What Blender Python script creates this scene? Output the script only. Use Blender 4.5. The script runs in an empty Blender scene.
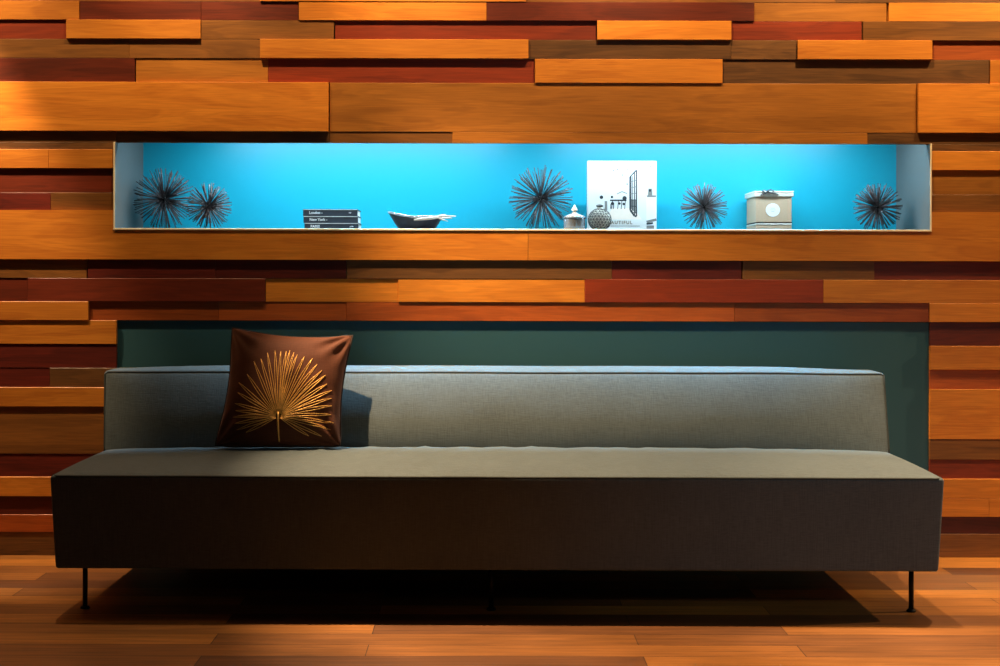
import bpy, bmesh, math, random
from mathutils import Vector, Matrix, noise
R = math.radians
random.seed(7)
scene = bpy.context.scene
COL = scene.collection

# ------------------------------------------------------------------ camera
F, DW, EYE, VX, VY, ROLL = 1450.0, 5.13, 0.98, 485.0, 280.0, 0.0022
def P(px, py, d, roll=True):
    """photo pixel at distance d from the camera -> X, Z in the room"""
    if roll:
        px, py = px + ROLL*(py-VY), py - ROLL*(px-VX)
    return (px-VX)/F*d, EYE-(py-VY)/F*d
cam_d = bpy.data.cameras.new('camera'); cam = bpy.data.objects.new('camera', cam_d); COL.objects.link(cam)
cam.location = (0, -DW, EYE)
cam.rotation_euler = (R(90), -ROLL*-1*-1, 0)
cam.matrix_world = Matrix.Translation((0, -DW, EYE)) @ Matrix.Rotation(R(90), 4, 'X') @ Matrix.Rotation(ROLL, 4, 'Z')
cam_d.sensor_width = 36; cam_d.lens = F/1000*36
cam_d.shift_x = (500-VX)/1000; cam_d.shift_y = -(333-VY)/1000
cam_d.clip_start = 0.05; cam_d.clip_end = 60
scene.camera = cam

# ------------------------------------------------------------------ helpers
def lin(r, g, b):
    f = lambda c: (c/255/12.92) if c/255 <= .04045 else ((c/255+.055)/1.055)**2.4
    return (f(r), f(g), f(b), 1)

def new_mat(name):
    m = bpy.data.materials.new(name); m.use_nodes = True
    nt = m.node_tree; b = nt.nodes['Principled BSDF']
    return m, nt, b
def N(nt, t, **kw):
    n = nt.nodes.new(t)
    for k, v in kw.items():
        if hasattr(n, k): setattr(n, k, v)
        else: n.inputs[k].default_value = v
    return n
def simple(name, col, rough=.5, metal=0, noise_amt=.12, nscale=60, bump=0.0, sheen=0, sheen_tint=None, coat=0):
    m, nt, b = new_mat(name); L = nt.links
    tc = N(nt, 'ShaderNodeTexCoord')
    nz = N(nt, 'ShaderNodeTexNoise'); nz.inputs['Scale'].default_value = nscale; nz.inputs['Detail'].default_value = 4
    L.new(tc.outputs['Object'], nz.inputs['Vector'])
    rp = N(nt, 'ShaderNodeMapRange'); rp.inputs['To Min'].default_value = 1-noise_amt; rp.inputs['To Max'].default_value = 1+noise_amt
    L.new(nz.outputs['Fac'], rp.inputs['Value'])
    mx = N(nt, 'ShaderNodeVectorMath', operation='SCALE'); mx.inputs[0].default_value = col[:3]
    L.new(rp.outputs['Result'], mx.inputs['Scale']); L.new(mx.outputs['Vector'], b.inputs['Base Color'])
    b.inputs['Roughness'].default_value = rough; b.inputs['Metallic'].default_value = metal
    if sheen:
        b.inputs['Sheen Weight'].default_value = sheen
        b.inputs['Sheen Roughness'].default_value = .4
        if sheen_tint: b.inputs['Sheen Tint'].default_value = sheen_tint
    if coat: b.inputs['Coat Weight'].default_value = coat
    if bump:
        bp = N(nt, 'ShaderNodeBump'); bp.inputs['Strength'].default_value = bump; bp.inputs['Distance'].default_value = .004
        L.new(nz.outputs['Fac'], bp.inputs['Height']); L.new(bp.outputs['Normal'], b.inputs['Normal'])
    return m

def wood(name, light, dark, rough=.42, scale=1.0):
    m, nt, b = new_mat(name); L = nt.links
    tc = N(nt, 'ShaderNodeTexCoord'); at = N(nt, 'ShaderNodeAttribute', attribute_name='plank_rand')
    off = N(nt, 'ShaderNodeVectorMath', operation='SCALE'); off.inputs[0].default_value = (17, 5, 11)
    L.new(at.outputs['Fac'], off.inputs['Scale'])
    ad = N(nt, 'ShaderNodeVectorMath', operation='ADD')
    L.new(tc.outputs['Object'], ad.inputs[0]); L.new(off.outputs['Vector'], ad.inputs[1])
    mp = N(nt, 'ShaderNodeMapping'); mp.inputs['Scale'].default_value = (1.6*scale, 6, 13*scale)
    L.new(ad.outputs['Vector'], mp.inputs['Vector'])
    n1 = N(nt, 'ShaderNodeTexNoise'); n1.inputs['Scale'].default_value = 1.3; n1.inputs['Detail'].default_value = 3; n1.inputs['Distortion'].default_value = .8
    L.new(mp.outputs['Vector'], n1.inputs['Vector'])
    # growth rings: banded value of the stretched noise
    mu = N(nt, 'ShaderNodeMath', operation='MULTIPLY'); mu.inputs[1].default_value = 42
    L.new(n1.outputs['Fac'], mu.inputs[0])
    sn = N(nt, 'ShaderNodeMath', operation='SINE'); L.new(mu.outputs[0], sn.inputs[0])
    mp2 = N(nt, 'ShaderNodeMapping'); mp2.inputs['Scale'].default_value = (9, 30, 260)
    L.new(ad.outputs['Vector'], mp2.inputs['Vector'])
    n2 = N(nt, 'ShaderNodeTexNoise'); n2.inputs['Scale'].default_value = 1; n2.inputs['Detail'].default_value = 5
    L.new(mp2.outputs['Vector'], n2.inputs['Vector'])
    a1 = N(nt, 'ShaderNodeMath', operation='MULTIPLY_ADD'); a1.inputs[1].default_value = .06
    L.new(sn.outputs[0], a1.inputs[0]); 
    a2 = N(nt, 'ShaderNodeMath', operation='MULTIPLY_ADD'); a2.inputs[1].default_value = .62
    L.new(n2.outputs['Fac'], a2.inputs[0]); L.new(a2.outputs[0], a1.inputs[2])
    a3 = N(nt, 'ShaderNodeMath', operation='MULTIPLY_ADD'); a3.inputs[1].default_value = .78; a3.inputs[2].default_value = -.2
    L.new(n1.outputs['Fac'], a3.inputs[0]); L.new(a3.outputs[0], a2.inputs[2])
    rp = N(nt, 'ShaderNodeValToRGB')
    rp.color_ramp.elements[0].position = .2; rp.color_ramp.elements[0].color = dark
    rp.color_ramp.elements[1].position = .72; rp.color_ramp.elements[1].color = light
    L.new(a1.outputs[0], rp.inputs['Fac'])
    vr = N(nt, 'ShaderNodeMapRange'); vr.inputs['To Min'].default_value = .8; vr.inputs['To Max'].default_value = 1.18
    fr = N(nt, 'ShaderNodeMath', operation='FRACT'); m7 = N(nt, 'ShaderNodeMath', operation='MULTIPLY'); m7.inputs[1].default_value = 7.31
    L.new(at.outputs['Fac'], m7.inputs[0]); L.new(m7.outputs[0], fr.inputs[0]); L.new(fr.outputs[0], vr.inputs['Value'])
    sc = N(nt, 'ShaderNodeVectorMath', operation='SCALE'); L.new(rp.outputs['Color'], sc.inputs[0]); L.new(vr.outputs['Result'], sc.inputs['Scale'])
    L.new(sc.outputs['Vector'], b.inputs['Base Color'])
    b.inputs['Roughness'].default_value = rough
    bp = N(nt, 'ShaderNodeBump'); bp.inputs['Strength'].default_value = .12; bp.inputs['Distance'].default_value = .002
    L.new(n2.outputs['Fac'], bp.inputs['Height']); L.new(bp.outputs['Normal'], b.inputs['Normal'])
    return m

def fabric(name, col, rough, sheen, tint, weave=900, mott=.27, wrinkle=.25):
    m, nt, b = new_mat(name); L = nt.links
    tc = N(nt, 'ShaderNodeTexCoord')
    mp = N(nt, 'ShaderNodeMapping'); mp.inputs['Scale'].default_value = (330, 60, 16)
    L.new(tc.outputs['Object'], mp.inputs['Vector'])
    n1 = N(nt, 'ShaderNodeTexNoise'); n1.inputs['Scale'].default_value = 1; n1.inputs['Detail'].default_value = 4
    L.new(mp.outputs['Vector'], n1.inputs['Vector'])
    mpb = N(nt, 'ShaderNodeMapping'); mpb.inputs['Scale'].default_value = (40, 60, 330)
    L.new(tc.outputs['Object'], mpb.inputs['Vector'])
    n2 = N(nt, 'ShaderNodeTexNoise'); n2.inputs['Scale'].default_value = 1; n2.inputs['Detail'].default_value = 3
    L.new(mpb.outputs['Vector'], n2.inputs['Vector'])
    n3 = N(nt, 'ShaderNodeTexNoise'); n3.inputs['Scale'].default_value = 5; n3.inputs['Detail'].default_value = 3
    L.new(tc.outputs['Object'], n3.inputs['Vector'])
    s = N(nt, 'ShaderNodeMath', operation='ADD'); L.new(n1.outputs['Fac'], s.inputs[0]); L.new(n2.outputs['Fac'], s.inputs[1])
    s2 = N(nt, 'ShaderNodeMath', operation='MULTIPLY_ADD'); s2.inputs[1].default_value = .5
    L.new(n3.outputs['Fac'], s2.inputs[0]); L.new(s.outputs[0], s2.inputs[2])
    rp = N(nt, 'ShaderNodeMapRange'); rp.inputs['From Min'].default_value = .8; rp.inputs['From Max'].default_value = 1.7
    rp.inputs['To Min'].default_value = 1-mott; rp.inputs['To Max'].default_value = 1+mott
    L.new(s2.outputs[0], rp.inputs['Value'])
    mx = N(nt, 'ShaderNodeVectorMath', operation='SCALE'); mx.inputs[0].default_value = col[:3]
    L.new(rp.outputs['Result'], mx.inputs['Scale']); L.new(mx.outputs['Vector'], b.inputs['Base Color'])
    b.inputs['Roughness'].default_value = rough
    b.inputs['Specular IOR Level'].default_value = .25
    b.inputs['Sheen Weight'].default_value = sheen; b.inputs['Sheen Roughness'].default_value = .45; b.inputs['Sheen Tint'].default_value = tint
    bp = N(nt, 'ShaderNodeBump'); bp.inputs['Strength'].default_value = wrinkle; bp.inputs['Distance'].default_value = .003
    L.new(s.outputs[0], bp.inputs['Height']); L.new(bp.outputs['Normal'], b.inputs['Normal'])
    return m

def obj(name, bm, mats, parent=None, smooth=False):
    me = bpy.data.meshes.new(name)
    bmesh.ops.recalc_face_normals(bm, faces=bm.faces[:])
    bm.to_mesh(me); bm.free()
    for m in (mats if isinstance(mats, (list, tuple)) else [mats]): me.materials.append(m)
    if smooth:
        for p in me.polygons: p.use_smooth = True
    o = bpy.data.objects.new(name, me); COL.objects.link(o)
    if parent: o.parent = parent
    return o
def thing(name, label, cat, loc, rot=(0, 0, 0), group=None):
    o = bpy.data.objects.new(name, None); COL.objects.link(o)
    o.empty_display_size = .05
    o.location = loc; o.rotation_euler = rot
    o['label'] = label; o['category'] = cat
    if group: o['group'] = group
    return o

def box(bm, x0, x1, y0, y1, z0, z1, bevel=0, seg=2, mat=0):
    r = bmesh.ops.create_cube(bm, size=1)
    vs = r['verts']
    for v in vs:
        v.co = Vector((x0+(v.co.x+.5)*(x1-x0), y0+(v.co.y+.5)*(y1-y0), z0+(v.co.z+.5)*(z1-z0)))
    fs = {f for v in vs for f in v.link_faces}
    for f in fs: f.material_index = mat
    if bevel:
        es = {e for v in vs for e in v.link_edges}
        bmesh.ops.bevel(bm, geom=list(es), offset=bevel, segments=seg, affect='EDGES', profile=.5)

def tube(bm, pts, r, n=8, closed=False, caps=True, mat=0):
    pts = [Vector(p) for p in pts]; k = len(pts)
    rr = r if isinstance(r, (list, tuple)) else [r]*k
    rings = []; up = None
    for i, p in enumerate(pts):
        if closed: t = pts[(i+1) % k]-pts[i-1]
        else: t = pts[min(i+1, k-1)]-pts[max(i-1, 0)]
        t.normalize()
        if up is None:
            up = t.orthogonal().normalized()
        else:
            up = (up - t*up.dot(t))
            up = up.normalized() if up.length > 1e-6 else t.orthogonal().normalized()
        s = t.cross(up)
        rings.append([bm.verts.new(p+(up*math.cos(2*math.pi*j/n)+s*math.sin(2*math.pi*j/n))*rr[i]) for j in range(n)])
    rng = range(k) if closed else range(k-1)
    for i in rng:
        a, b2 = rings[i], rings[(i+1) % k]
        for j in range(n):
            f = bm.faces.new((a[j], a[(j+1) % n], b2[(j+1) % n], b2[j])); f.material_index = mat; f.smooth = True
    if caps and not closed:
        for rg in (rings[0], rings[-1]):
            f = bm.faces.new(rg); f.material_index = mat

def lathe(bm, prof, n=40, fn=None, capb=True, capt=True):
    rings = []
    for (r, z) in prof:
        ring = []
        for j in range(n):
            a = 2*math.pi*j/n
            rad = r*(fn(a, z) if fn else 1)
            ring.append(bm.verts.new((rad*math.cos(a), rad*math.sin(a), z)))
        rings.append(ring)
    for i in range(len(rings)-1):
        for j in range(n):
            f = bm.faces.new((rings[i][j], rings[i][(j+1) % n], rings[i+1][(j+1) % n], rings[i+1][j])); f.smooth = True
    if capb: bm.faces.new(rings[0])
    if capt: bm.faces.new(rings[-1])

def rounded(hx, hy, hz, r, nx, ny, nz, fn=None):
    """rounded upholstery block about the origin; fn bends each point"""
    def axis(h, n):
        e = [0, .35*r, .7*r, r]
        m = [-h+r+(2*h-2*r)*i/n for i in range(1, n)]
        return [-h+a for a in e]+m+[h-a for a in reversed(e)]
    ax, ay, az = axis(hx, nx), axis(hy, ny), axis(hz, nz)
    bm = bmesh.new(); cache = {}
    def V(i, j, k):
        if (i, j, k) in cache: return cache[(i, j, k)]
        p = Vector((ax[i], ay[j], az[k]))
        q = Vector((max(-hx+r, min(hx-r, p.x)), max(-hy+r, min(hy-r, p.y)), max(-hz+r, min(hz-r, p.z))))
        d = p-q
        if d.length > 1e-9: p = q+d.normalized()*r
        if fn: p = fn(p)
        cache[(i, j, k)] = bm.verts.new(p); return cache[(i, j, k)]
    I, J, K = len(ax)-1, len(ay)-1, len(az)-1
    for i in range(I):
        for j in range(J):
            for k in (0, K): bm.faces.new((V(i, j, k), V(i+1, j, k), V(i+1, j+1, k), V(i, j+1, k)))
    for i in range(I):
        for k in range(K):
            for j in (0, J): bm.faces.new((V(i, j, k), V(i+1, j, k), V(i+1, j, k+1), V(i, j, k+1)))
    for j in range(J):
        for k in range(K):
            for i in (0, I): bm.faces.new((V(i, j, k), V(i, j+1, k), V(i, j+1, k+1), V(i, j, k+1)))
    for f in bm.faces: f.smooth = True
    return bm

def text_part(name, body, size, mat, parent, loc, rot=(R(90), 0, 0), extrude=.0002, align='LEFT', spacing=1.0):
    cu = bpy.data.curves.new(name, 'FONT'); cu.body = body; cu.size = size; cu.extrude = extrude
    cu.align_x = align; cu.space_character = spacing; cu.resolution_u = 3; cu.offset = size*.045
    t = bpy.data.objects.new(name+'_tmp', cu); COL.objects.link(t)
    bpy.context.view_layer.update()
    me = bpy.data.meshes.new_from_object(t.evaluated_get(bpy.context.evaluated_depsgraph_get()))
    bpy.data.objects.remove(t)
    me.materials.clear(); me.materials.append(mat)
    o = bpy.data.objects.new(name, me); COL.objects.link(o); o.parent = parent
    o.location = loc; o.rotation_euler = rot
    return o

# ------------------------------------------------------------------ materials
WOODS = [
    wood('honey_wood', lin(220, 142, 50), lin(180, 104, 32)),          # 0 H
    wood('chestnut_wood', lin(142, 93, 42), lin(98, 62, 28)),        # 1 M
    wood('mahogany_wood', lin(116, 46, 25), lin(76, 28, 16)),          # 2 R
    wood('walnut_wood', lin(120, 82, 44), lin(68, 45, 26)),            # 3 W
    wood('russet_wood', lin(184, 94, 38), lin(138, 64, 26)),           # 4 O
    wood('dark_mahogany_wood', lin(104, 36, 26), lin(62, 20, 16)),      # 5 D
    wood('amber_wood', lin(184, 120, 46), lin(142, 88, 32)),           # 6 A
]
WOODS.append(wood('cherry_wood', lin(148, 58, 28), lin(104, 38, 20)))   # 7 S
SP = dict(S=7, H=0, M=1, R=2, W=3, O=4, D=5, A=6)
mat_back = simple('backing_black', lin(24, 18, 14), .8)
mat_blue = simple('turquoise_paint', lin(12, 168, 196), .36, noise_amt=.02)
mat_blue.node_tree.nodes['Principled BSDF'].inputs['Specular IOR Level'].default_value = .8
mat_grey = simple('slate_grey_paint', lin(104, 106, 104), .45, noise_amt=.04)
mat_trim = simple('pale_edge_trim', lin(250, 236, 200), .4, noise_amt=.05)
mat_teal = simple('deep_teal_panel', lin(38, 86, 100), .55, noise_amt=.04, nscale=8)
mat_plaster = simple('dark_taupe_plaster', lin(70, 58, 50), .85, noise_amt=.06, nscale=10, bump=.05)
mat_sofa = fabric('teal_grey_velvet', lin(80, 92, 96), .8, .3, (.55, .78, .95, 1))
mat_pipe = simple('seam_shade_piping', lin(36, 46, 46), .8)  # same cloth as the sofa, darkened to paint in the seam's shadow line
mat_leg = simple('black_metal', lin(18, 17, 16), .38, metal=.6)
mat_pillow = fabric('brown_velvet', lin(88, 48, 32), .75, .7, (.75, .42, .28, 1), mott=.22, wrinkle=.12)
mat_ppipe = simple('dark_brown_piping', lin(40, 24, 20), .8)
mat_gold = simple('gold_thread', lin(236, 184, 100), .42, metal=.35, noise_amt=.35, nscale=120)
mat_spike = simple('pewter_metal', lin(90, 78, 77), .42, metal=.3, noise_amt=.3, nscale=40)
mat_core = simple('dark_pewter', lin(30, 27, 28), .5, metal=.5)
mat_char = simple('charcoal_cloth_cover', lin(62, 66, 76), .6)
mat_page = simple('white_paper', lin(238, 236, 230), .8, noise_amt=.04, nscale=300)
mat_white = simple('white_print', lin(245, 245, 245), .6, noise_amt=.01)
mat_bowl = simple('dark_pewter_bowl', lin(58, 60, 66), .35, metal=.5)
mat_silver = simple('polished_silver', lin(214, 216, 220), .22, metal=.75, noise_amt=.05)
mat_antler = simple('pale_antler', lin(226, 204, 186), .55, noise_amt=.15, nscale=90)
mat_merc = simple('mercury_glass', lin(148, 160, 170), .22, metal=.7, noise_amt=.25, nscale=180)
mat_cream = simple('cream_ceramic', lin(226, 220, 204), .45)
mat_lattice = simple('grey_lattice', lin(92, 90, 88), .4, metal=.4, noise_amt=.3, nscale=200)
mat_cover = simple('glossy_white_cover', lin(214, 213, 210), .55, noise_amt=.01)
mat_ink = simple('grey_black_ink', lin(34, 37, 43), .6, noise_amt=.3, nscale=300)
mat_ink2 = simple('pale_grey_ink', lin(118, 116, 112), .6, noise_amt=.1)
mat_ink3 = simple('blush_ink', lin(232, 214, 200), .6, noise_amt=.05)
mat_ink4 = simple('lilac_white_ink', lin(228, 226, 234), .6, noise_amt=.03)
mat_box = simple('beige_grey_card', lin(200, 168, 138), .7, noise_amt=.05, nscale=150)
mat_lid = simple('ivory_card', lin(222, 214, 198), .6, noise_amt=.03)
mat_gapshade = simple('gap_shade_brown', lin(70, 56, 46), .7)
mat_rib = simple('charcoal_ribbon', lin(52, 52, 58), .5)

# ------------------------------------------------------------------ plank wall
STEP = .0052
YB = .034                                     # back of every plank
def yf(L): return (3-L)*STEP
bm = bmesh.new(); lay = bm.faces.layers.float.new('plank_rand')
XL, XR, ZT = -3.6, 4.6, 2.95
def plank_w(x0, x1, z0, z1, sp, L):
    y = yf(L); c = .0009; g = .00025
    x0 += g; x1 -= g; z0 += g; z1 -= g
    if x1-x0 < .006 or z1-z0 < .006: return
    A = [(x0+c, y, z0+c), (x1-c, y, z0+c), (x1-c, y, z1-c), (x0+c, y, z1-c)]
    B = [(x0, y+c, z0), (x1, y+c, z0), (x1, y+c, z1), (x0, y+c, z1)]
    Cc = [(x0, YB, z0), (x1, YB, z0), (x1, YB, z1), (x0, YB, z1)]
    A, B, Cc = [[bm.verts.new(p) for p in q] for q in (A, B, Cc)]
    rnd = random.random(); fs = [bm.faces.new(A), bm.faces.new(Cc)]
    for i in range(4):
        j = (i+1) % 4
        fs.append(bm.faces.new((A[i], A[j], B[j], B[i]))); fs.append(bm.faces.new((B[i], B[j], Cc[j], Cc[i])))
    for f in fs: f.material_index = SP[sp]; f[lay] = rnd
def wx(px): return (px-VX)/F*DW
def wz(py): return EYE-(py-VY)/F*DW
def fill(xa, xb, z0, z1):
    """planks beyond the photographed stretch of a row"""
    x = xa
    while x < xb-.02:
        w = random.uniform(.35, 1.1); e = min(xb, x+w)
        if xb-e < .15: e = xb
        sp = random.choice('HHHMMRRWOAD'); L = {'H': 2.5, 'A': 1.5}.get(sp, random.choice((0, 1, 1)))
        plank_w(x, e, z0, z1, sp, L); x = e
def row(y0, y1, items):
    z1, z0 = wz(y0), wz(y1)
    for i, (a, b, sp, L) in enumerate(items):
        xa = wx(a) if a > 0 else wx(a)-random.uniform(.1, .5)
        xb = wx(b) if b < 1000 else wx(b)+random.uniform(.1, .5)
        plank_w(xa, xb, z0, z1, sp, L)
        if a <= 0: fill(XL, xa, z0, z1)
        if b >= 1000: fill(xb, XR, z0, z1)
row(1.5, 20.3, [(0, 78, 'H', 2), (78, 200, 'R', 1.2), (200, 298, 'R', 1.1), (298, 486, 'H', 2), (486, 754, 'R', 2), (754, 887, 'A', .8), (889, 1000, 'H', 2)])
row(20.3, 39.3, [(0, 65.5, 'S', .6), (65.5, 200, 'H', 3), (200, 333, 'M', 1.1), (334, 596.5, 'S', .2), (596.5, 731, 'H', 3), (731, 862, 'S', 1), (863, 1000, 'M', 2)])
row(39.3, 58.5, [(0, 128, 'M', 1), (128, 259.5, 'M', 1), (259.5, 528, 'H', 3), (528, 731, 'W', 1.2), (731, 797, 'W', 1.2), (797, 932, 'H', 3), (933, 1000, 'O', .3)])
row(58.5, 82.5, [(0, 133.5, 'R', 1), (134.5, 267, 'A', .3), (267, 534.5, 'S', .3), (534.5, 722.5, 'H', 2), (722.5, 990.5, 'W', .3), (990.5, 1000, 'H', 1.5)])
row(82.5, 131.7, [(0, 328, 'H', 3), (329, 917, 'A', 1), (918, 1000, 'H', 3)])
row(131.7, 142.9, [(0, 115, 'W', .6), (115, 329, 'W', .3), (329, 452, 'M', .5), (452, 868, 'A', 1), (868, 1000, 'W', .8)])
def side(y0, y1, left, right):
    z1, z0 = wz(y0), wz(y1)
    if left: row(y0, y1, left)
    if right: row(y0, y1, right)
side(142.9, 150, [(0, 113.3, 'W', .6)], [(931.3, 1000, 'W', .8)])
side(150, 169, [(0, 48, 'H', 2), (48, 113.3, 'H', 2)], [(931.3, 1000, 'H', 2)])
side(169, 193.3, [(0, 113.3, 'R', .4)], [(931.3, 1000, 'A', .5)])
side(193.3, 211, [(0, 49.5, 'D', .6), (49.5, 113.3, 'M', .6)], [(931.3, 1000, 'M', .6)])
def plank_poly(pts, sp, L):
    y = yf(L); q = [(wx(a), wz(b)) for a, b in pts]
    A = [bm.verts.new((a, y, b)) for a, b in q]; B = [bm.verts.new((a, YB, b)) for a, b in q]
    fs = [bm.faces.new(A), bm.faces.new(B)]
    for i in range(len(q)): fs.append(bm.faces.new((A[i], A[(i+1) % len(q)], B[(i+1) % len(q)], B[i])))
    rnd = random.random()
    for f in fs: f.material_index = SP[sp]; f[lay] = rnd
plank_poly([(-70, 211), (113.3, 211), (113.3, 230.2), (527.8, 230.2), (527.8, 260.1), (-70, 260.1)], 'H', 3)
plank_poly([(528.2, 230.2), (931.3, 230.2), (931.3, 211), (1070, 211), (1070, 260.1), (528.2, 260.1)], 'H', 3)
fill(XL, wx(-70.3), wz(260.1), wz(211)); fill(wx(1070.3), XR, wz(260.1), wz(211))
row(260.2, 279, [(0, 86, 'M', 1.2), (87, 215, 'D', 1.4), (215, 346, 'D', 1.3), (346.5, 612, 'W', 1.4), (612, 742, 'D', 1.3), (743, 875, 'M', 1.3), (875, 1000, 'R', .5)])
row(279, 302.3, [(0, 27, 'R', .8), (27, 265, 'R', 1.5), (265, 398, 'H', .6), (398, 585, 'H', 1.2), (585, 824, 'S', 1.4), (824, 1000, 'H', 1.4)])
row(302.3, 321.2, [(0, 88, 'H', 1.8), (88, 218, 'O', .2), (218, 346, 'O', .2), (346, 735, 'O', .5), (735, 930.3, 'O', .4), (930.3, 1000, 'H', 1.6)])
LX, RX = 116, 930.9
side(321.2, 345, [(0, LX, 'H', 1)], [(RX, 1000, 'R', .3)])
side(345, 369, [(0, LX, 'D', .5)], [(RX, 1000, 'H', 2)])
side(369, 388.3, [(0, 49, 'D', .3), (49, LX, 'W', .6)], [(RX, 1000, 'O', .6)])
side(388.3, 407.6, [(0, LX, 'H', 2)], None)
side(407.6, 455, [(0, LX, 'M', 1)], None)
side(388.3, 438.5, None, [(RX, 1000, 'H', 1.5)])
side(438.5, 459, None, [(RX, 1000, 'M', 1.2)])
side(455, 478, [(0, LX, 'D', .6)], None)
side(459, 478.5, None, [(RX, 1000, 'S', .6)])
side(478, 497.5, [(0, LX, 'H', 2)], [(RX, 1000, 'H', 2)])
side(497.5, 516, [(0, LX, 'D', .5)], [(RX, 990, 'H', 2), (990, 1000, 'H', 2)])
side(516, 533.5, [(0, LX, 'O', 1.2)], [(RX, 1000, 'D', .4)])
side(533.5, 556.8, [(0, LX, 'W', .6)], [(RX, 1000, 'M', .8)])
y = 1.5
while wz(y) < ZT-.01:                                   # rows above the picture, up to the ceiling
    h = random.choice((18.8, 19, 24, 19)); z0 = wz(y); z1 = min(ZT, wz(y-h))
    fill(XL, XR, z0, z1); y -= h
wall = obj('wall_back', bm, WOODS); wall['kind'] = 'structure'
# solid wall behind the planks, open where the niche and the sofa recess are
NX0, NX1 = wx(115), wx(929.6); NZ0, NZ1 = wz(228.9), wz(142.9)
NB, NC = .42, 1.60
TX0, TX1, TZ = wx(LX), wx(RX), wz(321.2)
bm = bmesh.new()
for (a, b, c, d) in ((XL, NX0-.012, 0, ZT), (NX1+.012, XR, 0, ZT), (NX0-.012, NX1+.012, NC+.012, ZT), (NX0-.012, NX1+.012, TZ+.0, NZ0-.014)):
    box(bm, a, b, YB+.0005, YB+.03, c, d)
# valance strip behind the planks over the opening
box(bm, NX0-.012, NX1+.012, YB+.0005, YB+.006, NZ1+.002, NC+.012)
obj('wall_backing', bm, mat_back, wall)
# niche lining: floor, ends, ceiling
bm = bmesh.new()
t = .0065
box(bm, NX0-t, NX1+t, -.001, NB, NZ0-t, NZ0, mat=0)
box(bm, NX0-t, NX0, -.001, NB, NZ0, NZ1, mat=0); box(bm, NX1, NX1+t, -.001, NB, NZ0, NZ1, mat=0)
box(bm, NX0-t, NX0, YB+.013, NB, NZ1, NC); box(bm, NX1, NX1+t, YB+.013, NB, NZ1, NC)
box(bm, NX0-t, NX1+t, YB+.013, NB, NC, NC+t)
obj('niche_lining', bm, mat_grey, wall)
bm = bmesh.new()                                         # pale front edge of the lining
for (a, b, c, d) in ((NX0-t, NX1+t, NZ0-t, NZ0), (NX0-t, NX0, NZ0, NZ1), (NX1, NX1+t, NZ0, NZ1)):
    box(bm, a, b, -.0035, -.0012, c, d, .001, 1)
obj('niche_edge_trim', bm, mat_trim, wall)
bm = bmesh.new(); box(bm, NX0-t, NX1+t, NB+.0005, NB+.012, NZ0-t, NC+t)
obj('niche_back_panel', bm, mat_blue, wall)
bm = bmesh.new(); box(bm, TX0-.01, TX1+.01, .022, .0335, .0, TZ-.0015)
obj('teal_panel', bm, mat_teal, wall)

# ------------------------------------------------------------------ floor, ceiling, other walls
YR = -8.0
m, nt, b = new_mat('oak_strip_floor'); L = nt.links
tc = N(nt, 'ShaderNodeTexCoord')
br = N(nt, 'ShaderNodeTexBrick'); br.offset = .37; br.offset_frequency = 2; br.squash = 1.0
br.inputs['Scale'].default_value = 1; br.inputs['Brick Width'].default_value = 1.15; br.inputs['Row Height'].default_value = .118
br.inputs['Mortar Size'].default_value = .0012; br.inputs['Mortar Smooth'].default_value = .2; br.inputs['Bias'].default_value = 0
br.inputs['Color1'].default_value = lin(190, 124, 50); br.inputs['Color2'].default_value = lin(96, 57, 28); br.inputs['Mortar'].default_value = lin(44, 24, 14)
mpo = N(nt, 'ShaderNodeMapping'); mpo.inputs['Location'].default_value = (.31, .056, 0)
L.new(tc.outputs['Object'], mpo.inputs['Vector']); L.new(mpo.outputs['Vector'], br.inputs['Vector'])
mp = N(nt, 'ShaderNodeMapping'); mp.inputs['Scale'].default_value = (3, 60, 1); L.new(tc.outputs['Object'], mp.inputs['Vector'])
n1 = N(nt, 'ShaderNodeTexNoise'); n1.inputs['Scale'].default_value = 1.2; n1.inputs['Detail'].default_value = 6; n1.inputs['Distortion'].default_value = .6
L.new(mp.outputs['Vector'], n1.inputs['Vector'])
n2 = N(nt, 'ShaderNodeTexNoise'); n2.inputs['Scale'].default_value = 3.2; n2.inputs['Detail'].default_value = 5
L.new(tc.outputs['Object'], n2.inputs['Vector'])
mr = N(nt, 'ShaderNodeMapRange'); mr.inputs['From Min'].default_value = .25; mr.inputs['From Max'].default_value = .75; mr.inputs['To Min'].default_value = .62; mr.inputs['To Max'].default_value = 1.3
L.new(n1.outputs['Fac'], mr.inputs['Value'])
mr2 = N(nt, 'ShaderNodeMapRange'); mr2.inputs['From Min'].default_value = .3; mr2.inputs['From Max'].default_value = .7; mr2.inputs['To Min'].default_value = .8; mr2.inputs['To Max'].default_value = 1.12
L.new(n2.outputs['Fac'], mr2.inputs['Value'])
mm = N(nt, 'ShaderNodeMath', operation='MULTIPLY'); L.new(mr.outputs[0], mm.inputs[0]); L.new(mr2.outputs[0], mm.inputs[1])
sc = N(nt, 'ShaderNodeVectorMath', operation='SCALE'); L.new(br.outputs['Color'], sc.inputs[0]); L.new(mm.outputs[0], sc.inputs['Scale'])
L.new(sc.outputs['Vector'], b.inputs['Base Color'])
rr = N(nt, 'ShaderNodeMapRange'); rr.inputs['To Min'].default_value = .38; rr.inputs['To Max'].default_value = .62; L.new(n2.outputs['Fac'], rr.inputs['Value'])
L.new(rr.outputs[0], b.inputs['Roughness'])
bp = N(nt, 'ShaderNodeBump'); bp.inputs['Strength'].default_value = .25; bp.inputs['Distance'].default_value = .002
L.new(n1.outputs['Fac'], bp.inputs['Height']); L.new(bp.outputs['Normal'], b.inputs['Normal'])
mat_floor = m
def struct(name, dims, mat):
    bm = bmesh.new(); box(bm, *dims); o = obj(name, bm, mat); o['kind'] = 'structure'; return o
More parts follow.
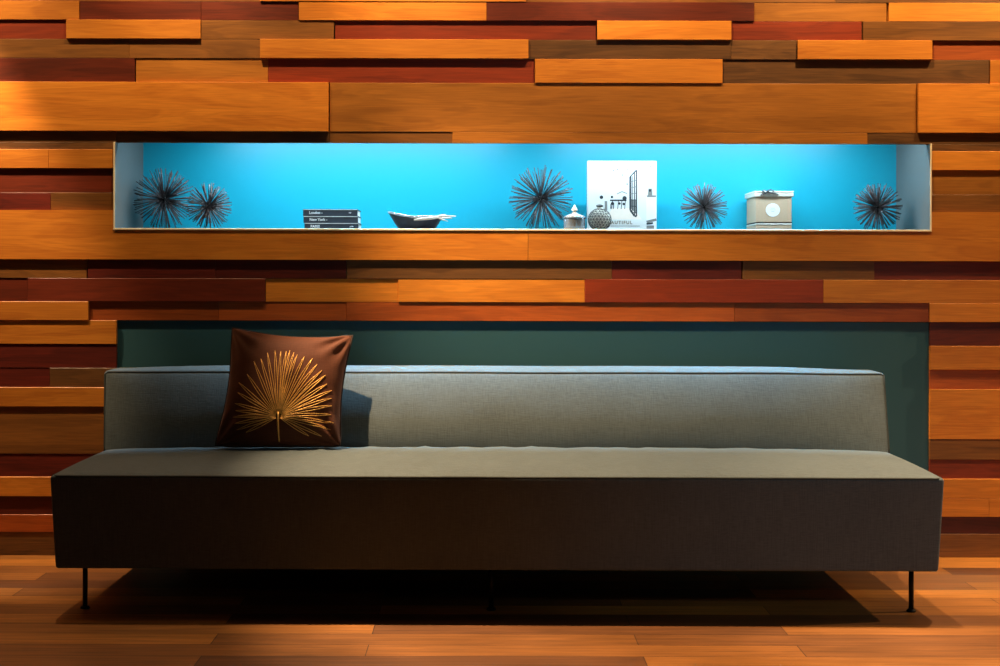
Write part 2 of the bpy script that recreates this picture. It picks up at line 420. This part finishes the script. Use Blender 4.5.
struct('floor', (XL-.1, XR+.1, YR-.1, .5, -.05, 0), mat_floor)
struct('ceiling', (XL-.1, XR+.1, YR-.1, .5, ZT, ZT+.05), mat_plaster)
struct('wall_left', (XL-.1, XL, YR-.1, YB+.03, 0, ZT), mat_plaster)
struct('wall_right', (XR, XR+.1, YR-.1, YB+.03, 0, ZT), mat_plaster)
struct('wall_rear', (XL, XR, YR-.1, YR, 0, ZT), mat_plaster)

# ------------------------------------------------------------------ sofa
YS = -(DW-4.2)                                # front of the seat
SX0, SX1 = P(49.5, 475, 4.2)[0], P(945, 478, 4.2)[0]
cx, hw = (SX0+SX1)/2, (SX1-SX0)/2
YBK = -.10; SZ0, SZ1 = .138, .408
sofa = thing('sofa', 'long dark teal grey armless sofa on thin black legs standing under the lit niche', 'sofa', (cx, (YS+YBK)/2, 0), (0, 0, R(-.45)))
sy0, sy1 = YS-(YS+YBK)/2, YBK-(YS+YBK)/2     # local y of front and back
hy = (sy1-sy0)/2; hz = (SZ1-SZ0)/2; zc = (SZ0+SZ1)/2
def top_z(x, y):
    """local crown of the seat top above the seam"""
    u = max(0, 1-(x/hw)**2); v = max(0, 1-(y/hy)**2)
    return .025*(u**.27)*(v**.75)
def seat_fn(p):
    q = p.copy(); u, v, w = p.x/hw, p.y/hy, p.z/hz
    k = (w+1)/2
    q.x *= 1-.012*(1-k)*1.0
    q.x += .004*u*(1-min(1, w*w))*(1-v*v)
    if abs(v) > .9: q.y += .006*(1 if v > 0 else -1)*(1-w*w)*max(0, 1-u**4)
    q.y *= 1-.01*(1-k)
    if w > .85:
        wr = (noise.noise(Vector((p.x*14, p.y*4, 3.1)))*.005+noise.noise(Vector((p.x*34-p.y*9, p.y*6, 8)))*.007*math.exp(-((p.x+.15)/.55)**2))*max(0, 1-u**4)
        q.z += (top_z(p.x, p.y)+wr*max(0, 1-v*v))*(w-.85)/.15
    q.z += zc
    return q
seat = obj('seat', rounded(hw, hy, hz, .009, 110, 24, 8, seat_fn), mat_sofa, sofa, True)
def ring_pts(x0, x1, y0, y1, z, n=40, r=.014):
    pts = []
    for i in range(n+1): pts.append((x0+r+(x1-x0-2*r)*i/n, y0, z))
    for i in range(13): pts.append((x1, y0+r+(y1-y0-2*r)*i/12, z))
    for i in range(n+1): pts.append((x1-r-(x1-x0-2*r)*i/n, y1, z))
    for i in range(13): pts.append((x0, y1-r-(y1-y0-2*r)*i/12, z))
    return pts
bm = bmesh.new()
ins = .005
tube(bm, [(x, y, z+.0008*noise.noise(Vector((x*5, y*5, 0)))) for x, y, z in ring_pts(-hw+ins, hw-ins, -hy+ins, hy-ins, SZ1-.002)], .0042, 8, closed=True)
obj('piping', bm, mat_pipe, seat)
# backrest: leans back, bulges to the front
BZ0, BZ1 = .39, .671
bh = (BZ1-BZ0)/2; bt = .115                    # half height, half thickness
bhw = hw
yb = -.346+bt                                   # world y of its middle at the seat
lean = .22
def back_fn(p):
    q = p.copy(); u, v, w = p.x/bhw, p.y/bt, p.z/bh
    if v < -.8: q.y -= .036*(max(0, 1-u**6))*(max(0, 1-w**2))**.8
    if w > .8: q.z += .014*(max(0, 1-u**6))*max(0, 1-v*v)*(w-.8)/.2
    if w > .8: q.z += .0025*noise.noise(Vector((p.x*3, 1, 2)))
    if v < -.5: q.y += .002*noise.noise(Vector((p.x*11, p.z*9, 6)))
    q.x = q.x*(1.003+.0075*(w+1))-.005*(w+1)
    q.y *= 1-.22*(w+1)/2
    q.y += lean*(p.z+bh)+bt*.22*(w+1)/2
    q.z += (BZ0+BZ1)/2
    return q
bk = obj('backrest', rounded(bhw, bt, bh, .016, 110, 8, 14, back_fn), mat_sofa, sofa, True)
bk.location = (0, yb-(YS+YBK)/2, 0)
bm = bmesh.new()
pts = []
ii = .0055
def bp_pt(x, z):
    q = back_fn(Vector((x, -bt+ii, z)))
    return q
e = bh-ii
for i in range(10): pts.append(bp_pt(-bhw+ii, -e+2*e*i/9*.97))
for i in range(61): pts.append(bp_pt(-bhw+.016+(2*bhw-.032)*i/60, e))
for i in range(10): pts.append(bp_pt(bhw-ii, e-.03*e-2*e*i/9*.97))
tube(bm, pts, .0042, 8)
pp = obj('piping', bm, mat_pipe, bk)
# legs
def leg(x, y, foot=True):
    bm = bmesh.new()
    tube(bm, [(0, 0, .006), (0, 0, SZ0+.004)], .0075, 12)
    o = obj('leg', bm, mat_leg, sofa); o.location = (x-cx, y-(YS+YBK)/2, 0)
    bm = bmesh.new(); lathe(bm, [(.013, 0), (.0145, .002), (.013, .006), (.0085, .009)], 20)
    obj('foot', bm, mat_leg, o)
yl = -(DW-4.306)
xl, xr, xm = P(85, 608, 4.306)[0], P(911, 610, 4.306)[0], P(492, 606, 4.306)[0]
for x in (xl, xm, xr):
    leg(x, yl)
for x in (-.75, .75): leg(cx+x, -.16)

# ------------------------------------------------------------------ pillow
pd = 4.70; pcx, _ = P(278, 446, pd)
a = .207                                       # half width
zb = .4375
pil = thing('throw_pillow', 'brown velvet throw pillow with a gold embroidered palm leaf leaning on the sofa back', 'pillow', (pcx, -.438, zb), (R(-20), 0, 0))
T = .078
def prof(u, v): return (max(0, 1-abs(u)**2.2)*max(0, 1-abs(v)**2.2))**.5
def outline(u, v):
    px_ = .085 if True else 0
    x = u*a*(1-.10*(1-v*v)-.03*abs(u*v)**6)
    kk = .125 if v > 0 else .02
    z = v*a*(.96)*(1-kk*(1-u*u))
    z *= 1-.03*abs(u*v)**6
    z = z+a*.96
    z *= 1-.034*u*(v+1)/2
    x += .075*z
    return x, z
def psurf(u, v, sgn=-1, off=0):
    x, z = outline(u, v)
    y = sgn*(T*prof(u, v)+off)
    w = .0045*noise.noise(Vector((u*3.2, v*3.2, 5+sgn)))+.006*noise.noise(Vector((u*9, v*4, 2)))*max(0, -v-.3)
    y += sgn*.009*math.sin(6*math.atan2(1.02-abs(v), 1.02-abs(u))*2)*(abs(u*v))**3*prof(u, v)**.5
    for cu_, cv_ in ((1, 1), (-1, 1), (1, -1), (-1, -1)):      # gathers running in from the corners
        du, dv = 1.02-u*cu_, 1.02-v*cv_
        rho, phi = math.hypot(du, dv), math.atan2(dv, du)
        y += sgn*.0065*math.cos(11*phi+cu_+2*cv_)*math.exp(-((rho-.36)/.24)**2)
    y += sgn*w*min(1, prof(u, v)*1.6)
    return Vector((x, y, z))
bm = bmesh.new(); n = 44
g = {}
for sgn in (-1, 1):
    for i in range(n+1):
        for j in range(n+1):
            u, v = -1+2*i/n, -1+2*j/n
            u, v = math.sin(u*math.pi/2), math.sin(v*math.pi/2)
            key = (i, j, 0 if (i in (0, n) or j in (0, n)) else sgn)
            if key not in g: g[key] = bm.verts.new(psurf(u, v, sgn))
    K = lambda i, j: g[(i, j, 0 if (i in (0, n) or j in (0, n)) else sgn)]
    for i in range(n):
        for j in range(n):
            f = bm.faces.new((K(i, j), K(i+1, j), K(i+1, j+1), K(i, j+1))); f.smooth = True
obj('cushion', bm, mat_pillow, pil)
bm = bmesh.new()
ed = []
m_ = 24
for i in range(m_): ed.append((-1+2*i/m_, -1))
for i in range(m_): ed.append((1, -1+2*i/m_))
for i in range(m_): ed.append((1-2*i/m_, 1))
for i in range(m_): ed.append((-1, 1-2*i/m_))
tube(bm, [psurf(u, v) for u, v in ed], .0038, 8, closed=True)
obj('piping', bm, mat_ppipe, pil)
tips = [(150, 392), (158, 425), (150, 455), (165, 490), (175, 520), (222, 537), (160, 345), (165, 302), (205, 268), (238, 212), (270, 200), (300, 172), (336, 160), (366, 163),
        (390, 160), (410, 155), (430, 163), (450, 174), (482, 182), (520, 190), (550, 215), (576, 242), (590, 262), (600, 300), (625, 325), (622, 360), (625, 395), (622, 438), (630, 478), (612, 512), (562, 550), (505, 553)]
def puv(cxp, cyp):
    x, y = 200+cxp*.2101, 320+cyp*.2101
    hgt = 446-y
    return (x-275.5-.082*hgt)/60, -1.0+hgt/55.6-.13*(1-abs(hgt/52-1)**2)
hub = (370, 462)
bm = bmesh.new()
for (tx, ty) in tips:
    dx, dy = tx-hub[0], ty-hub[1]; ln = math.hypot(dx, dy); nx, ny = -dy/ln, dx/ln
    ox, oy = random.uniform(-3, 3), 0
    for s_ in (-1, 1):
        pts = []; rad = []
        for k in range(13):
            q = k/12
            wdt = s_*8.5*math.sin(math.pi*min(1, .12+q*.88))**.8
            cxp = hub[0]+ox+dx*(.06+.94*q)+nx*wdt*(.35+.65*q); cyp = hub[1]+dy*(.06+.94*q)+ny*wdt*(.35+.65*q)
            u, v = puv(cxp, cyp)
            pts.append(psurf(u, v, -1, .0012)); rad.append(.0012 if q < .9 else .0009)
        tube(bm, pts, rad, 6)
tube(bm, [psurf(*puv(370, 440+i*16), -1, .0015) for i in range(10)], [.003]*7+[.0026]*3, 8)
obj('palm_leaf_embroidery', bm, mat_gold, pil)

# ------------------------------------------------------------------ things in the niche
FZ = NZ0+.0003
def nx(px, yy): return P(px, 210, DW+yy)[0]
def urchin(px, yy, rad, label, seed, count=150):
    count = int(count*1.1)
    rnd = random.Random(seed)
    t_ = thing('spiked_sphere_ornament', label, 'ornament', (nx(px, yy), yy, FZ), group='spiked metal sphere ornaments in the niche')
    c = Vector((0, 0, rad*.97))
    bm = bmesh.new(); bmesh.ops.create_icosphere(bm, subdivisions=3, radius=rad*.12, matrix=Matrix.Translation(c))
    obj('core', bm, mat_core, t_, True)
    bm = bmesh.new(); ga = math.pi*(3-math.sqrt(5))
    for i in range(count):
        z = 1-2*(i+.5)/count; r_ = math.sqrt(1-z*z); th = ga*i
        d = Vector((r_*math.cos(th), r_*math.sin(th), z))+Vector([rnd.uniform(-.11, .11) for _ in range(3)])
        d.normalize(); l = rad*rnd.uniform(.9, 1.0)
        if c.z+d.z*l < .0015: l = (c.z-.0015)/-d.z
        tube(bm, [c+d*rad*.08, c+d*l*.6, c+d*l], [.0010, .0015, .0016], 5)
    obj('spikes', bm, mat_spike, t_)
    return t_
urchin(164, .26, .120, 'large spiked metal sphere at the left end of the niche behind a smaller one', 3, 170)
urchin(208.5, .135, .088, 'small spiked metal sphere beside the large one at the left end of the niche', 4, 150)
urchin(541, .255, .126, 'large spiked metal sphere beside the little lidded jar, mid niche', 5, 160)
urchin(704, .2, .092, 'small spiked metal sphere standing between the white book and the beige box', 6, 150)
urchin(877.5, .21, .093, 'small spiked metal sphere alone at the right end of the niche', 8, 160)

# three stacked books
yy = .14
def book(name, px0, px1, z0, h, title, small, label, dx=0, ts=.0132, tx=.022):
    x0, x1 = nx(px0, yy), nx(px1, yy); w = x1-x0; dp = .15
    t_ = thing(name, label, 'book', (x0, yy, z0), group='charcoal guide books stacked in the niche')
    c = .0022
    bm = bmesh.new()
    box(bm, 0, w, 0, dp, 0, c, .0006, 1); box(bm, 0, w, 0, dp, h-c, h, .0006, 1); box(bm, 0, w, 0, c, c*.5, h-c*.5, .0004, 1)
    obj('cover', bm, mat_char, t_)
    bm = bmesh.new(); box(bm, .003, w-.003, c+.0003, dp-.004, c+.0002, h-c-.0002)
    obj('pages', bm, mat_page, t_)
    text_part('title_text', title, ts, mat_white, t_, (tx, -.0004, h*.5-ts*.34))
    if small: text_part('imprint_text', small, .0065, mat_white, t_, (w-.032, -.0004, h*.5-.002))
    bm = bmesh.new(); box(bm, .001, w-.001, -.0006, .001, h-.0028, h-.0002)
    obj('spine_line', bm, mat_page, t_)
hb = .0245
zt = P(303, 209.3, DW+yy)[1]
h3 = (zt-FZ)/3
book('guide_book', 304.5, 358.5, FZ, h3, 'PARIS', 'guide', 'charcoal book titled PARIS, at the bottom of the stack of three', ts=.0135)
book('guide_book', 303.5, 358, FZ+h3+.0002, h3, 'New York -', '', 'charcoal book titled New York, in the middle of the stack of three')
book('guide_book', 303, 357.5, FZ+2*h3+.0004, h3, 'London -', 'city', 'charcoal book titled London, on top of the stack of three')

# bowl with branched handle
yy = .2
bx = nx(417, yy)
bw = thing('bowl', 'dark boat shaped bowl with a pale silver rim and branched handle beside the books', 'bowl', (bx, yy, FZ))
SC = (DW+yy)/F
n = 56
def bowl_ring(s, inset=0):
    pts = []
    for j in range(n):
        th = 2*math.pi*j/n; c_, s_ = math.cos(th), math.sin(th)
        A = (.060+(.094-.060)*s**.8-inset); B = (.050+(.07-.05)*s**.8-inset)
        top = .046+.020*max(0, -c_)**1.6+.004*max(0, c_)
        lx = -.012*s*max(0, -c_)**2
        pts.append(Vector((c_*A+lx, s_*B, s*top)))
    return pts
bm = bmesh.new(); rings = []
for s in (0, .08, .2, .35, .5, .65, .8, .9, 1): rings.append([bm.verts.new(p) for p in bowl_ring(s)])
for s in (1, .8, .6, .4, .2, .1): rings.append([bm.verts.new(p+Vector((0, 0, .001+.003*(1-s)))) for p in bowl_ring(s, .004)])
for i in range(len(rings)-1):
    for j in range(n):
        f = bm.faces.new((rings[i][j], rings[i][(j+1) % n], rings[i+1][(j+1) % n], rings[i+1][j])); f.smooth = True
bm.faces.new(rings[0]); bm.faces.new(rings[-1])
obj('basin', bm, mat_bowl, bw)
bm = bmesh.new(); pts = [p+Vector((0, 0, .001)) for p in bowl_ring(1, .002)]
tube(bm, pts, .0048, 8, closed=True)
o = obj('rim', bm, mat_silver, bw); o['label'] = 'pale silver rim'
def bpx(px, py, y): X, Z = P(px, py, DW+yy+y); return Vector((X-bx, y, Z-FZ))
bm = bmesh.new()
tube(bm, [bpx(414, 219.8, -.072), bpx(422, 219, -.075), bpx(432, 218, -.068), bpx(440, 216.8, -.05)], [.003, .005, .0058, .005], 10)
tube(bm, [bpx(438, 217, -.055), bpx(444, 216, -.045), bpx(456, 216.2, -.03)], [.005, .004, .002], 8)
tube(bm, [bpx(438, 217.3, -.055), bpx(444, 218, -.05), bpx(452, 218, -.04)], [.004, .003, .0016], 8)
tube(bm, [bpx(438, 217.6, -.055), bpx(442, 219.5, -.055), bpx(448, 221.3, -.05)], [.004, .003, .0016], 8)
tube(bm, [bpx(436, 217, -.05), bpx(441, 215, -.04), bpx(446, 214.3, -.03)], [.003, .0022, .0012], 8)
o = obj('branched_handle', bm, mat_antler, bw); o['label'] = 'pale branched handle'

# little lidded jar
yy = .08
jx = nx(574.5, yy)
jar = thing('lidded_jar', 'small silvery lidded jar with a pointed finial beside the lattice ball', 'jar', (jx, yy, FZ))
bm = bmesh.new()
pr = [(.030, 0), (.036, .002), (.0385, .008), (.039, .02), (.039, .034), (.0385, .040)]
prof2 = []
for i in range(25):
    z = .040*i/24; 
    for k in range(len(pr)-1):
        if pr[k][1] <= z <= pr[k+1][1]:
            f_ = (z-pr[k][1])/(pr[k+1][1]-pr[k][1]); prof2.append((pr[k][0]*(1-f_)+pr[k+1][0]*f_, z)); break
lathe(bm, prof2, 96, lambda a_, z: 1+.02*(math.sin(a_*14+z*520)*math.sin(a_*14-z*520)))
obj('body', bm, mat_merc, jar)
bm = bmesh.new(); lathe(bm, [(.039, .0402), (.0415, .0415), (.0415, .0445), (.040, .046)], 48); obj('collar', bm, mat_merc, jar)
bm = bmesh.new(); lathe(bm, [(.038, .0462), (.034, .050), (.024, .054), (.014, .058), (.009, .062), (.006, .065)], 48)
ld = obj('lid', bm, mat_silver, jar)
bm = bmesh.new(); lathe(bm, [(.004, .065), (.007, .067), (.0115, .071), (.010, .075), (.006, .080), (.003, .086), (.001, .090)], 32)
obj('finial', bm, mat_cream, ld)

# lattice ball
yy = .15
lx = nx(599.7, yy)
lb = thing('lattice_ball', 'round cream and grey lattice ball bottle with a small dark stopper before the white book', 'ornament', (lx, yy, FZ))
r0 = .0425
bm = bmesh.new(); bmesh.ops.create_uvsphere(bm, u_segments=32, v_segments=20, radius=r0*.94)
for v in bm.verts: v.co.z = max(v.co.z*.97, -r0*.9)+r0*.935
obj('core', bm, mat_cream, lb, True)
bm = bmesh.new(); bmesh.ops.create_icosphere(bm, subdivisions=3, radius=r0)
bmesh.ops.wireframe(bm, faces=bm.faces[:], thickness=.0022, use_replace=True, use_even_offset=True, use_boundary=True)
for v in bm.verts: v.co.z = max(v.co.z*.97, -r0*.93)+r0*.935
obj('lattice', bm, mat_lattice, lb)
bm = bmesh.new(); lathe(bm, [(.012, .0785), (.0135, .080), (.0105, .083), (.010, .0865)], 28)
obj('neck', bm, mat_cream, lb)
bm = bmesh.new(); lathe(bm, [(.011, .0867), (.0135, .088), (.013, .091), (.009, .094), (.004, .0955), (.001, .096)], 28)
obj('stopper', bm, mat_lattice, lb)

# standing white book
yy = .23
bx0, bz0 = P(587.3, 229, DW+yy); bx1, bz1 = P(656.8, 160.8, DW+yy)
w, h, dp = bx1-bx0, bz1-FZ, .032
wb = thing('cover_book', 'large white picture book standing upright with its cover facing out', 'book', (bx0, yy, FZ), (R(-1), 0, 0))
c = .003
bm = bmesh.new()
box(bm, 0, w, 0, c, 0, h, .0006, 1); box(bm, 0, w, dp-c, dp, 0, h, .0006, 1); box(bm, 0, c, c*.5, dp-c*.5, 0, h, .0005, 1)
obj('cover', bm, mat_cover, wb)
bm = bmesh.new(); box(bm, c+.0002, w-.004, c+.0003, dp-c-.0003, .004, h-.004); obj('pages', bm, mat_page, wb)
def cv(px, py):
    X, Z = P(px, py, DW+yy); return X-bx0, Z-FZ
def flat(bm, pts, y=-.0003, mat=0):
    f = bm.faces.new([bm.verts.new((p[0], y, p[1])) for p in pts]); f.material_index = mat
def seg(bm, p, q, wd, y=-.0004, mat=0):
    a_, b_ = Vector(cv(*p)), Vector(cv(*q)); d = (b_-a_).normalized(); nn = Vector((-d.y, d.x))*wd*.8
    flat(bm, [a_+nn, a_-nn, b_-nn, b_+nn], y, mat)
def disc(bm, p, r, y=-.0004, mat=0):
    c0 = Vector(cv(*p)); flat(bm, [c0+Vector((math.cos(t_*.7854), math.sin(t_*.7854)))*r for t_ in range(8)], y, mat)
bm = bmesh.new()
quad = lambda pts, y, m_: flat(bm, [cv(*p) for p in pts], y, m_)
quad([(646.3, 229.2), (656.6, 229.2), (656.6, 196.5), (646.3, 196.5)], -.0002, 2)         # side picture: shelf and jars
seg(bm, (647, 196.2), (656, 196.2), .004, -.0005, 1)
quad([(648, 195.3), (652.5, 195.3), (652, 188.5), (648.5, 188.5)], -.0004, 1); disc(bm, (650, 190.5), .005, -.0006, 0)
seg(bm, (646.5, 222), (656.4, 219.5), .006, -.0005, 1); seg(bm, (646.5, 224), (653, 223), .004, -.0006, 0)
quad([(646.5, 228.8), (654, 228.8), (654, 225.5), (646.5, 225.5)], -.0004, 1)
quad([(606, 219.5), (642, 219.5), (634, 208), (612, 208)], -.0002, 3)                     # rug
# tall window
W = [(630.3, 176.5), (636.6, 170), (636.6, 216.2), (634.5, 216), (630.3, 210)]
for i in range(5): seg(bm, W[i], W[(i+1) % 5], .0042 if i in (2, 3, 4) else .0026)
seg(bm, (632.2, 176), (632.2, 212), .002); seg(bm, (634.6, 173), (634.6, 215), .0022)
for k in range(6): seg(bm, (630.5, 182+k*6), (636.4, 180+k*6.6), .0016, -.0005, 1 if k < 3 else 0)
quad([(630.6, 199), (636.2, 200), (636.2, 214), (630.8, 208)], -.0003, 1)
# table, chairs, lamps
seg(bm, (610, 200.3), (626.5, 200.3), .0036)
for x_ in (612.5, 618.5, 622, 625.5): seg(bm, (x_, 200.5), (x_-.8, 209), .0016)
for x_ in (611, 613.8): seg(bm, (x_, 203.6), (x_-.3, 208.8), .002)
disc(bm, (612.6, 203.4), .006); disc(bm, (612, 197), .005); disc(bm, (624.6, 198.2), .0085); disc(bm, (601.5, 197.2), .007)
disc(bm, (619.5, 203.5), .005); disc(bm, (623.8, 204), .005)
seg(bm, (606, 201), (606, 210), .006, -.0004, 1)
for (x_, y_) in ((613.6, 170.5), (617.6, 169.4), (628, 169.6), (622.5, 175), (627.2, 184), (650.5, 166.6)): disc(bm, (x_, y_), .0032, -.0005, 1)
seg(bm, (617, 194), (622, 191.5), .002, -.0005, 1); seg(bm, (622, 191.5), (627, 193.5), .002, -.0005, 1)
seg(bm, (611, 226), (640, 226), .0012, -.0005, 1)
obj('cover_picture', bm, [mat_ink, mat_ink2, mat_ink4, mat_ink3], wb)
tp = cv(605, 223.9)
text_part('title_text', 'BEAUTIFUL', .0165, simple('bronze_ink', lin(140, 126, 112), .6), wb, (tp[0], -.0006, tp[1]), spacing=1.28)

# stacked gift boxes
yy = .2
gx0, gx1 = nx(756, yy), nx(791.7, yy)
gw, gd = gx1-gx0, .19
zlid0 = P(770, 196, DW+yy)[1]; zlid1 = P(770, 191.0, DW+yy)[1]; zsplit = P(770, 222.9, DW+yy)[1]
lowb = thing('shallow_box', 'shallow pale beige box lying under the taller gift box', 'box', ((gx0+gx1)/2, yy+gd/2, FZ))
hl = zsplit-FZ-.0015
bm = bmesh.new(); box(bm, -gw/2, gw/2, -gd/2, gd/2, 0, hl-.006, .001, 1); obj('body', bm, mat_box, lowb)
bm = bmesh.new(); box(bm, -gw/2-.001, gw/2+.001, -gd/2-.001, gd/2+.001, hl-.0058, hl-.0002, .001, 1); obj('lid', bm, mat_lid, lowb)
gb = thing('gift_box', 'beige grey gift box with white lid, round white label and dark ribbon bow', 'box', ((gx0+gx1)/2, yy+gd/2, FZ+hl))
H = zlid0-FZ-hl
bm = bmesh.new(); box(bm, -gw/2, gw/2, -gd/2, gd/2, .0045, H, .001, 1); obj('body', bm, mat_box, gb)
bm = bmesh.new(); box(bm, -gw/2-.0005, gw/2+.0005, -gd/2-.0005, gd/2+.0005, 0, .0045); o = obj('gap_shade_strip', bm, mat_gapshade, gb); o['label'] = 'dark strip painted as the shaded gap'  # dark strip stands for the shade in the gap between the boxes
HL = zlid1-zlid0
bm = bmesh.new(); box(bm, -gw/2-.007, gw/2+.007, -gd/2-.003, gd/2+.003, H-.002, H+HL*.55, .0012, 1)
box(bm, -gw/2-.0045, gw/2+.0045, -gd/2-.0015, gd/2+.0015, H+HL*.55, H+HL*.62)
box(bm, -gw/2-.007, gw/2+.007, -gd/2-.003, gd/2+.003, H+HL*.62, H+HL, .0012, 1)
lid = obj('lid', bm, mat_lid, gb); lid['label'] = 'ivory white lid'
bm = bmesh.new(); lxp, lzp = P(772.8, 210, DW+yy); lxp -= (gx0+gx1)/2; lzp -= FZ+hl
f_ = [bm.verts.new((lxp+.0262*math.cos(k*math.pi/24), -gd/2-.0006, lzp+.0245*math.sin(k*math.pi/24))) for k in range(48)]
bm.faces.new(f_); r_ = bmesh.ops.extrude_face_region(bm, geom=bm.faces[:])
for v in r_['geom']:
    if isinstance(v, bmesh.types.BMVert): v.co.y += .0004
lab = obj('round_label', bm, mat_white, gb); lab['label'] = 'round white label'
bm = bmesh.new()
for k in range(3): seg_w = (.016, .02, .012)[k]; box(bm, lxp-seg_w/2, lxp+seg_w/2, -gd/2-.0009, -gd/2-.0006, lzp+.006-k*.006, lzp+.0068-k*.006)
obj('label_print', bm, mat_ink2, lab)
bm = bmesh.new()                                  # ribbon bow lying over the front lip of the lid
zb_ = H+HL+.0016; fy = -gd/2-.0045
def rp(px, py, y): X, Z = P(px, py, DW+yy); return Vector((X-(gx0+gx1)/2, y, Z-FZ-hl))
tube(bm, [rp(767, 191.2, fy+.012), rp(764, 190, fy+.006), rp(762, 191, fy), rp(765, 192.5, fy-.001), rp(767.5, 191.6, fy)], .0022, 6)
tube(bm, [rp(767, 191.2, fy+.012), rp(770.5, 189.6, fy+.006), rp(774, 191, fy), rp(771, 192.8, fy-.001), rp(767.5, 191.6, fy)], .0022, 6)
tube(bm, [rp(767.5, 191.8, fy), rp(771, 193.2, fy-.002), rp(778, 194.6, fy-.001)], .0021, 6)
tube(bm, [rp(767.5, 191.8, fy), rp(765, 193.6, fy-.002), rp(760.5, 194.6, fy-.001)], .0021, 6)
tube(bm, [rp(766.2, 191.6, fy-.001), rp(768.8, 191.6, fy-.001)], .0034, 8)
obj('ribbon_bow', bm, mat_rib, gb)

# ------------------------------------------------------------------ lights
def spot(name, loc, target, power, angle, blend=.6, col=(1, .62, .3), rad=.02):
    l = bpy.data.lights.new(name, 'SPOT'); l.energy = power; l.spot_size = R(angle); l.spot_blend = blend
    l.color = col; l.shadow_soft_size = rad
    o = bpy.data.objects.new(name, l); COL.objects.link(o); o.location = loc
    o.rotation_euler = (Vector(target)-Vector(loc)).to_track_quat('-Z', 'Y').to_euler(); return o
WARM = (1, .66, .34)
HL_, WL = 2.62, -.38
# row of wall washers
for x, p in ((-2.6, 42), (-1.85, 74), (-1.05, 76), (-.25, 80), (.5, 80), (1.25, 84), (1.95, 98), (2.8, 55)):
    spot('wall_washer', (x, WL, HL_), (x, 0, 2.0), p*1.2, 70, 1, WARM, .012)
# aimed track spots over the sofa
for x, tx, ty, p, an in ((-.98, .52, -.8, 740, 57), (1.17, 1.6, -.95, 190, 48), (1.75, 2.0, -.95, 190, 56), (-2.1, -1.95, .0, 270, 48)):
    spot('track_spot', (x, WL-(.06 if x == -.98 else 0), HL_), (tx, ty, .3 if ty else .85), p, an, .6, (1, .65, .36), .015)
spot('floor_spot', (-1.5, WL, HL_), (-1.3, -1.42, 0), 50, 48, .7, (1, .7, .44), .015)
# lamp to the far right, shining along the sofa
spot('side_spot', (4.2, -.45, 2.5), (1.4, -.85, 0), 260, 50, .6, WARM, .03)
# cool fill light added at the front right to lift the sofa front
spot('sofa_front_fill', (3.3, -5.0, 2.5), (1.5, -.95, .25), 115, 30, 1, (.72, .92, 1), .2)
l = bpy.data.lights.new('cool_room_fill', 'POINT'); l.energy = 9; l.color = (.72, .92, 1); l.shadow_soft_size = .3  # weak cool fill, added to offset the red on the sofa front
o = bpy.data.objects.new('cool_room_fill', l); COL.objects.link(o); o.location = (.5, -6.0, 2.3)
# two strip lights behind the valance of the niche
for pa, pb in ((195, 505), (565, 880)):
    l = bpy.data.lights.new('niche_strip_light', 'AREA'); l.shape = 'RECTANGLE'; l.size = wx(pb)-wx(pa); l.size_y = .015; l.energy = 13; l.color = (.62, .86, 1)
    o = bpy.data.objects.new('niche_strip_light', l); COL.objects.link(o); o.location = ((wx(pa)+wx(pb))/2, .098, NC-.012)
    o.rotation_euler = (R(2), 0, 0)
for pa, pb in ((310, 525), (560, 860)):
    # unseen strip added beside it, gives the sofa back top a blue rim
    l = bpy.data.lights.new('rim_fill_strip', 'AREA'); l.shape = 'RECTANGLE'; l.size = wx(pb)-wx(pa); l.size_y = .012; l.energy = 16*(wx(pb)-wx(pa))/3; l.color = (.06, .58, 1); l.spread = R(50)
    o = bpy.data.objects.new('rim_fill_strip', l); COL.objects.link(o); o.location = ((wx(pa)+wx(pb))/2, .0795, NC-.028)
    o.rotation_euler = (R(-20), 0, 0)
# soft overhead fill, added to lift the shadows on the plank wall
l = bpy.data.lights.new('overhead_fill', 'AREA'); l.shape = 'RECTANGLE'; l.size = 6; l.size_y = .4; l.energy = 8; l.color = WARM
o = bpy.data.objects.new('overhead_fill', l); COL.objects.link(o); o.location = (.4, -.6, ZT-.02)

w = bpy.data.worlds.new('room_ambient'); scene.world = w; w.use_nodes = True
w.node_tree.nodes['Background'].inputs['Color'].default_value = (.5, .45, .4, 1)
w.node_tree.nodes['Background'].inputs['Strength'].default_value = .01
vs = scene.view_settings
vs.view_transform = 'Standard'; vs.look = 'None'; vs.gamma = 1; vs.use_curve_mapping = False; vs.exposure = 0
